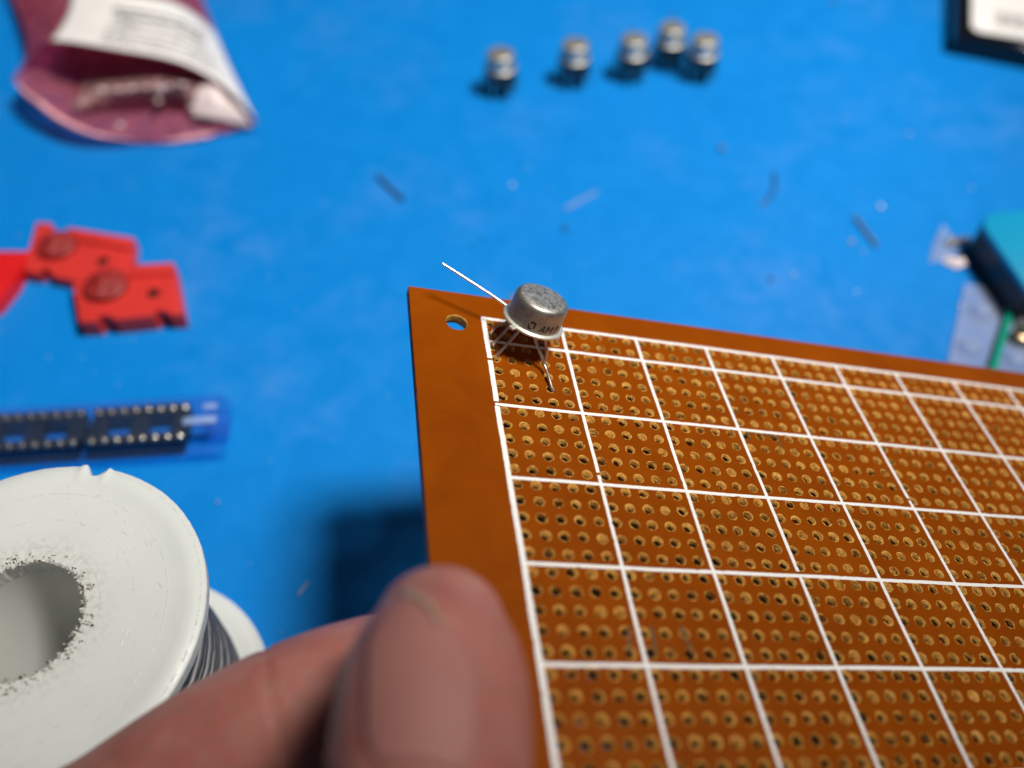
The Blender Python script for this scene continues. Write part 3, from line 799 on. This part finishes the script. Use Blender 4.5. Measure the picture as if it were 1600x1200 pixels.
# ------------------------------------------------------------------ black packet with a white label, top right
bp = G(1560, 30); blk = empty('black_packet', bp); tag(blk, 'thick black glossy packet with a white label, cut by the top right corner', 'packet')
pk = [G(1494, 52, 0.7), G(1700, 92, 0.7), G(1740, -160, 0.7), G(1496, -160, 0.7)]
bm = bmesh.new(); prism(bm, [((p - bp).x, (p - bp).y) for p in pk], .0, 0.7, .10); bmobj('packet_body', bm, M_GLASSBLK, blk, True, 60)
lbp = [G(1518, 40, 0.72), G(1522, 46, 0.72), G(1530, 50, 0.72), G(1700, 78, 0.72), G(1730, -120, 0.72), G(1519, -120, 0.72)]
bm = bmesh.new(); prism(bm, [((p - bp).x, (p - bp).y) for p in lbp], 0.704, 0.73, .006); bmobj('label', bm, M_LABEL, blk)
for k in range(16):
    u0_ = 1553 + k * 5.2 + (k * 7 % 3); q = [G(u0_, 18 + k * .8, 0.73), G(u0_ + 1.6 + (k * 5 % 3) * .7, 18 + k * .8, 0.73), G(u0_ + 4 + (k * 5 % 3) * .7, 40 + k * .8, 0.73), G(u0_ + 2.4, 40 + k * .8, 0.73)]
    mobj('printed_bar', [(p - bp) + Vector((0, 0, .004)) for p in q], [(3, 2, 1, 0)], M_INK, blk)
e0, e1 = G(1534, 59, .64) - bp, G(1700, 92, .64) - bp
vs, fs = tube([e0, e0 + (e1 - e0) * .5, e1], .05, 8); mobj('silver_edge', vs, fs, M_SILVER, blk, True)  # bright silver line along the front top edge

# ------------------------------------------------------------------ teal box, tip, green rod, blister film
tp = [G(1537, 352, 1.0), G(1540, 338, 1.0), G(1552, 332, 1.0), G(1760, 312, 1.0), G(1830, 520, 1.0), G(1610, 458, 1.0)]
c = sum(tp, Vector()) / len(tp); c.z = 0
tb = empty('teal_box', c); tag(tb, 'turquoise topped box with black sides, cut by the right photo edge', 'box')
bm = bmesh.new(); prism(bm, [((p - c).x, (p - c).y) for p in tp], .0, .84, 0); bmobj('box_body', bm, M_BLACK, tb)
bm = bmesh.new(); prism(bm, [((p - c).x * 1.003, (p - c).y * 1.003) for p in tp], 0.84, 1.0, .06); bmobj('lid', bm, M_TEAL, tb, True, 60)
g = G(1500, 366, .35); tip = empty('brass_screw', (g.x, g.y, .12), Matrix.Rotation(.25, 3, 'Z') @ Matrix.Rotation(PI / 2, 3, 'Y'))
tag(tip, 'small brown brass screw lying against the left corner of the teal box', 'screw')
vs, fs = lathe([(0, -.22), (.11, -.20), (.125, -.12), (.11, -.05), (.06, -.04)], 18); mobj('head', vs, fs, M_BRASS, tip, True, angle=40)
vs, fs = lathe([(.06 + .012 * (k % 2), -.04 + .03 * k) for k in range(14)] + [(0, .40)], 14); mobj('shank', vs, fs, M_BRASS, tip, True, angle=40)
g0, g1 = G(1592, 440, .18), G(1546, 592, .18); gr = empty('green_rod', (g0 + g1) / 2 * 1.0)
tag(gr, 'thin green plastic rod running from under the teal box towards the board', 'rod')
vs, fs = tube([g0 - gr.location, g1 - gr.location], .095, 14); mobj('rod', vs, fs, M_GREEN, gr, True, angle=50)
vs, fs = tube([(g1 - gr.location) * .999, (g1 - gr.location) * 1.05], .13, 14); mobj('end_cap', vs, fs, M_GREEN, gr, True, angle=50)
# blister strip
bl = [G(1508, 442, .10), G(1474, 600, .10), G(1720, 640, .10), G(1700, 470, .10)]
c = sum(bl, Vector()) / 4; c.z = 0; bs = empty('blister_strip', c)
tag(bs, 'clear plastic blister strip with moulded cups under the green rod at the right edge', 'blister pack')
bm = bmesh.new(); prism(bm, [((p - c).x, (p - c).y) for p in bl], .06, .10, .01); bmobj('film', bm, M_CLEAR, bs)
for u, v in ((1535, 484), (1517, 540), (1590, 560), (1605, 505)):
    g = G(u, v, .2) - c
    vs, fs = lathe([(0, .30), (.16, .29), (.23, .25), (.26, .16), (.30, .105), (.36, .102)], 28); vs = [(a + g.x, b + g.y, z) for a, b, z in vs]
    mobj('cup', vs, fs, M_CLEAR, bs, True, angle=50)
g = G(1600, 520, .3); br = empty('brown_connector', (g.x, g.y, .1)); tag(br, 'blurred brown grey metal connector at the right edge below the teal box', 'connector')
vs, fs = lathe([(0, .45), (.12, .44), (.14, .38), (.14, .25), (.22, .22), (.24, .05), (.22, 0), (0, 0)], 20); mobj('shell', vs, fs, M_BRASS, br, True, angle=40)
vs, fs = tube([(0, -.1, .1), (.3, -.5, .08), (.9, -.6, .06)], .05, 8); mobj('tail', vs, fs, M_GREYW, br, True)

# ------------------------------------------------------------------ crumbs and clippings on the mat
def clip(px, r, m, label, group=None, name='wire_clipping', cat='wire clipping'):
    pts = [G(u, v, r + .003) for u, v in px]; c = sum(pts, Vector()) / len(pts); c.z = 0
    L = [p - c for p in pts]
    if len(L) > 2: L = catmull(L, 5)
    vs, fs = tube(L, r, 8); o = mobj(name, vs, fs, m, None, True, angle=50); o.location = c
    return tag(o, label, cat, group)
def crumb(u, v, r, m, label, group=None, name='solder_bead', cat='solder bead', flat=.8, seed=0, st=1.0):
    g = G(u, v, r * .5); rnd = random.Random(int(u * 7 + v))
    bm = bmesh.new(); bmesh.ops.create_icosphere(bm, subdivisions=2, radius=r)
    for q in bm.verts: q.co *= rnd.uniform(.92, 1.06); q.co.z *= flat; q.co.x *= st
    o = bmobj(name, bm, m, None, True, 60); o.location = (g.x, g.y, r * flat * .9); o.rotation_euler = (0, 0, rnd.uniform(0, 3))
    return tag(o, label, cat, group)
M_BEAD = simple('bright_solder_bead', (.85, .88, .95), rough=.2, metal=.35, var=.04, bump=.1)
M_FAINT = simple('pale_blue_grey_lint', (.16, .33, .62), rough=.7, var=.1)
M_SLATE = simple('slate_blue_scrap', (.02, .08, .20), rough=.5, var=.2)
clip([(590, 274), (606, 290), (630, 312)], .055, M_SLATE, 'slate grey wire clipping lying alone on the mat above the board corner')
clip([(884, 326), (908, 313), (932, 300)], .05, M_CLEAR, 'pale clear plastic sliver on the mat above the amplifier can', name='plastic_sliver', cat='plastic sliver')
clip([(1335, 338), (1350, 358), (1370, 384)], .045, M_GREYW, 'straight grey wire clipping left of the teal box')
clip([(1210, 270), (1211, 290), (1204, 308), (1194, 316)], .04, M_SLATE, 'hooked grey wire clipping right of the middle of the mat')
clip([(466, 930), (474, 918), (482, 910)], .022, M_GREYW, 'short bright wire clipping on the mat between the spool and the board')
crumb(1127, 233, .075, M_BRN, 'dark brown crumb on the mat below the row of cans', name='flux_crumb', cat='crumb', flat=1)
crumb(1193, 318, .055, M_GREYW, 'small dark crumb at the foot of the hooked wire clipping', name='flux_crumb', cat='crumb')
crumb(883, 357, .07, M_SLATE, 'dark slate crumb on the mat above the amplifier can', name='flux_crumb', cat='crumb', st=1.3)
crumb(1330, 378, .06, M_TAN, 'tan dust crumb on the mat beside the straight grey clipping', name='dust_crumb', cat='crumb')
crumb(1348, 394, .035, M_TAN, 'smaller tan crumb just below the other tan crumb', name='dust_crumb', cat='crumb')
crumb(1302, 4, .07, M_GREYW, 'dark crumb at the top edge of the mat', name='dust_crumb', cat='crumb')
crumb(1205, 436, .06, M_SLATE, 'faint slate crumb on the mat above the middle of the board edge', name='dust_crumb', cat='crumb')
crumb(753, 372, .04, M_SLATE, 'upper of two tiny blue grey crumbs left of the amplifier can', name='dust_crumb', cat='crumb')
crumb(738, 388, .03, M_SLATE, 'lower of two tiny blue grey crumbs left of the amplifier can', name='dust_crumb', cat='crumb')
for u, v, r, lb in ((800, 290, .032, 'bright solder bead on the mat nearest above the amplifier can'), (1375, 324, .040, 'brightest solder bead on the mat above the straight grey clipping'),
                (1421, 210, .026, 'solder bead on the mat below the black packet'), (1517, 294, .02, 'faint solder bead on the mat above the teal box'),
                (340, 785, .04, 'faint pale bead on the mat right of the spool rim'), (390, 880, .022, 'tiny bead on the mat between spool and board shadow'),
                (1320, 186, .018, 'tiny bead on the mat left of the black packet shadow'), (1240, 430, .025, 'small bead on the mat above the middle of the board edge'),
                (1338, 456, .02, 'tiny bead close above the far board edge'), (1500, 478, .03, 'bead on the left part of the blister strip'),
                (182, 642, .02, None), (825, 262, .018, 'tiny bead up and right of the nearest bead'), (440, 988, .02, 'tiny bead beside the lower flange of the spool')):
    if lb: crumb(u, v, r * (1.7 if u > 500 else 1.0), M_BEAD if u > 500 else M_FAINT, lb, flat=.9)
# fine dust over the mat
V = []; F = []; rnd = random.Random(31)
for _ in range(260):
    g = G(rnd.uniform(-50, 1650), rnd.uniform(-50, 900) if rnd.random() < .7 else rnd.uniform(150, 600), 0); r = rnd.choice((.006, .009, .012, .018, .03)); b = len(V)
    V += [Vector((g.x + r * rnd.uniform(.6, 1.6) * math.cos(a), g.y + r * rnd.uniform(.6, 1.6) * math.sin(a), .002)) for a in (0, 1.3, 2.5, 3.8, 5)] + [Vector((g.x, g.y, r))]
    F += [(b + k, b + (k + 1) % 5, b + 5) for k in range(5)]
o = mobj('mat_dust', V, F, M_FAINT, None); tag(o, 'faint pale dust specks scattered over the blue mat', 'dust', None, 'stuff')
# torn clear scrap near the teal box
sc = [G(1452, 412, .02), G(1458, 382, .05), G(1474, 350, .15), G(1496, 380, .25), G(1500, 396, .06)]
c = sum(sc, Vector()) / 5; c.z = 0
o = mobj('film_scrap', [p - c for p in sc] + [Vector((0, 0, .12))], [(0, 1, 5), (1, 2, 5), (2, 3, 5), (3, 4, 5), (4, 0, 5)], M_CLEAR, None); o.location = c
sm = o.modifiers.new('t', 'SOLIDIFY'); sm.thickness = .01
tag(o, 'torn triangular scrap of clear film beside the brass screw', 'plastic scrap')
sc = [G(1470, 408, .02), G(1480, 402, .12), G(1506, 404, .18), G(1510, 414, .14), G(1494, 420, .03)]
c = sum(sc, Vector()) / 5; c.z = 0
o = mobj('film_scrap', [p - c for p in sc] + [Vector((0, 0, .14))], [(0, 1, 5), (1, 2, 5), (2, 3, 5), (3, 4, 5), (4, 0, 5)], M_PAPER, None); o.location = c
sm = o.modifiers.new('t', 'SOLIDIFY'); sm.thickness = .01
tag(o, 'small bright white scrap just below the torn clear scrap', 'plastic scrap')

# ------------------------------------------------------------------ the hand
def loftfinger(bm, pts, nrm, seg=20, n=10, tipround=True):
    """pts: (Vector centre, half-width, half-height)"""
    C = catmull([p[0] for p in pts], n); R = catmull([Vector((p[1], p[2], 0)) for p in pts], n)
    # rounded tip at start
    t0 = (C[0] - C[1]).normalized(); a0, b0 = R[0].x, R[0].y
    cap = [(C[0] + t0 * (a0 * .9 * math.sin(th)), math.cos(th)) for th in (1.45, 1.2, .9, .6, .3)]
    C2 = [c for c, _ in cap] + C; R2 = [Vector((a0 * s, b0 * s, 0)) for _, s in cap] + R
    rings = []
    for i, c in enumerate(C2):
        t = (C2[min(i + 1, len(C2) - 1)] - C2[max(i - 1, 0)]).normalized()
        nn_ = (nrm - t * nrm.dot(t)).normalized(); s = t.cross(nn_).normalized()
        rings.append([bm.verts.new(c + s * (R2[i].x * math.cos(2 * PI * k / seg)) + nn_ * (R2[i].y * math.sin(2 * PI * k / seg))) for k in range(seg)])
    for a, b in zip(rings, rings[1:]):
        for k in range(seg): bm.faces.new((a[k], a[(k + 1) % seg], b[(k + 1) % seg], b[k]))
    bm.faces.new(rings[0][::-1]); bm.faces.new(rings[-1])
    return C2
viewn = lambda p: (Vector((0, 0, CAMH)) - p).normalized()
bm = bmesh.new()
TN = viewn(CP(680, 1030, 8.4))
TN = (TN + camvec(-.12, 0, 0)).normalized()
thumb = [(CP(688, 984, 8.28), 0.649, 0.68), (CP(685, 1022, 8.09), 0.802, 0.82), (CP(678, 1090, 7.84), 0.888, 0.92), (CP(672, 1190, 7.50), 0.898, 0.96), (CP(652, 1330, 7.31), 0.879, 1.00),
         (CP(600, 1600, 7.50), 0.936, 1.10), (CP(500, 1950, 8.17), 1.098, 1.25), (CP(330, 2350, 9.31), 1.432, 1.45)]
TC = loftfinger(bm, thumb, TN, 24)
# index finger under the board
INn = (BZ * .8 + TN * .3).normalized()
index = [(CP(800, 1010, 10.35), .55, .48), (CP(740, 1030, 10.35), .70, .62), (CP(605, 1062, 10.25), .80, .72), (CP(480, 1105, 9.95), .82, .78), (CP(335, 1182, 9.75), .84, .80), (CP(190, 1290, 9.6), .90, .88),
         (CP(20, 1420, 9.6), .96, .94), (CP(-60, 1700, 9.9), 1.0, .98), (CP(-20, 2000, 10.4), 1.15, 1.05), (CP(100, 2400, 11.2), 1.3, 1.2)]
loftfinger(bm, index, INn, 24)
# the other fingers curl in below, out of the frame
loftfinger(bm, [(CP(420, 1560, 11.3), .55, .5), (CP(330, 1480, 11.4), .72, .64), (CP(150, 1420, 11.6), .80, .74), (CP(-60, 1480, 11.8), .86, .82), (CP(-160, 1720, 11.9), .95, .9), (CP(-90, 2000, 11.8), 1.05, 1.0), (CP(100, 2350, 12.0), 1.2, 1.2)], INn, 20)
loftfinger(bm, [(CP(400, 1800, 12.3), .5, .46), (CP(310, 1720, 12.5), .66, .6), (CP(130, 1680, 12.8), .74, .7), (CP(-40, 1760, 13.0), .80, .78), (CP(-90, 1960, 13.0), .9, .88), (CP(0, 2200, 12.9), 1.0, 1.0), (CP(140, 2450, 12.8), 1.2, 1.15)], INn, 20)
loftfinger(bm, [(CP(400, 2030, 13.1), .44, .40), (CP(330, 1970, 13.3), .56, .52), (CP(180, 1940, 13.6), .64, .6), (CP(60, 2020, 13.8), .70, .68), (CP(60, 2200, 13.8), .8, .8), (CP(160, 2450, 13.5), 1.0, 1.0)], INn, 20)
# palm and wrist
loftfinger(bm, [(CP(60, 2100, 11.6), 1.3, 1.0), (CP(160, 2300, 11.6), 2.4, 1.5), (CP(280, 2600, 11.8), 3.0, 1.7), (CP(420, 3100, 12.3), 2.9, 1.7), (CP(560, 3700, 13), 2.6, 1.6), (CP(700, 4500, 14), 2.5, 1.7)],
           camvec(.2, .2, -1).normalized().lerp(camvec(-.8, .3, -.3), .3), 28)
hand = bmobj('hand', bm, M_SKIN, None, True)
md = hand.modifiers.new('r', 'REMESH'); md.mode = 'VOXEL'; md.voxel_size = .07; md.use_smooth_shade = True
md = hand.modifiers.new('s', 'SMOOTH'); md.factor = .5; md.iterations = 6
bpy.context.view_layer.update()
dg = bpy.context.evaluated_depsgraph_get(); nm = D.meshes.new_from_object(hand.evaluated_get(dg)); hand.modifiers.clear(); hand.data = nm
for (u_, v_, z_, (du, dv), w_g, dep) in ((445, 1122, 9.9, (1, -.42), .045, .028), (100, 1340, 9.6, (1, -.8), .05, .06), (668, 1215, 7.85, (.05, -1), .05, .04), (662, 1262, 7.8, (.05, -1), .05, .05)):
    p_ = CP(u_, v_, z_); t_d = (CP(u_ + du * 50, v_ + dv * 50, z_ + .1) - p_).normalized()
    for vtx in nm.vertices:
        q_ = vtx.co - p_
        if q_.length_squared < 1.6:
            a_ = q_.dot(t_d) + .04 * math.sin(q_.x * 9)
            if abs(a_) < w_g * 3: vtx.co -= vtx.normal * dep * math.exp(-(a_ / w_g) ** 2)
nm.update()
# nail fold: sink the bed slightly, and crease the joints
tag(hand, 'blurred left hand reaching in from below, thumb over and index finger under the board edge', 'hand')
from mathutils.bvhtree import BVHTree
bvh = BVHTree.FromPolygons([v.co.copy() for v in nm.vertices], [tuple(p.vertices) for p in nm.polygons])
# thumbnail: a curved plate laid on the finger, seated on the real surface
def nailpatch(name, uvf, m, lift, nu=20, nv=24, th=.03):
    V = []; F = []
    for j in range(nv + 1):
        for i in range(nu + 1):
            s, t = i / nu, j / nv
            u, v = uvf(s, t); o = Vector((0, 0, CAMH)); dd = ray(u, v).normalized()
            hit = bvh.ray_cast(o, dd)
            e = min(s, 1 - s, t * 1.0 + .02, (1 - t) + .05) * 2
            V.append(hit[0] - dd * (lift * (1 if e > .2 else .35 + .65 * e / .2)) if hit[0] else o + dd * 8)
    for j in range(nv):
        for i in range(nu):
            a = j * (nu + 1) + i; F.append((a, a + 1, a + nu + 2, a + nu + 1))
    o = mobj(name, V, F, m, hand, True)
    sm = o.modifiers.new('t', 'SOLIDIFY'); sm.thickness = th; sm.offset = -1
    return o
def nail_uv(s, t):                       # t 0 = free edge, 1 = lunula
    wl = 572 + 55 * (1 - min(1, t * 3.0)) ** 2 - 6 * t; wr = 752 - 62 * (1 - min(1, t * 2.6)) ** 2 - 8 * t
    y = 930 + 262 * t + 10 * (abs(s - .3) * 2) ** 2
    if t > .75: f = (t - .75) / .25; wl += 26 * f * f; wr -= 26 * f * f
    return wl + (wr - wl) * s, y + (30 * (s) ** 2 * (1 - t))
nailpatch('thumbnail', nail_uv, M_NAIL, .009, th=.012)
def edge_uv(s, t):
    u0, v0 = nail_uv(s, 0); return u0, v0 - 9 + 12 * t
nailpatch('nail_edge', edge_uv, M_NAILT, .030, 20, 4, .02)
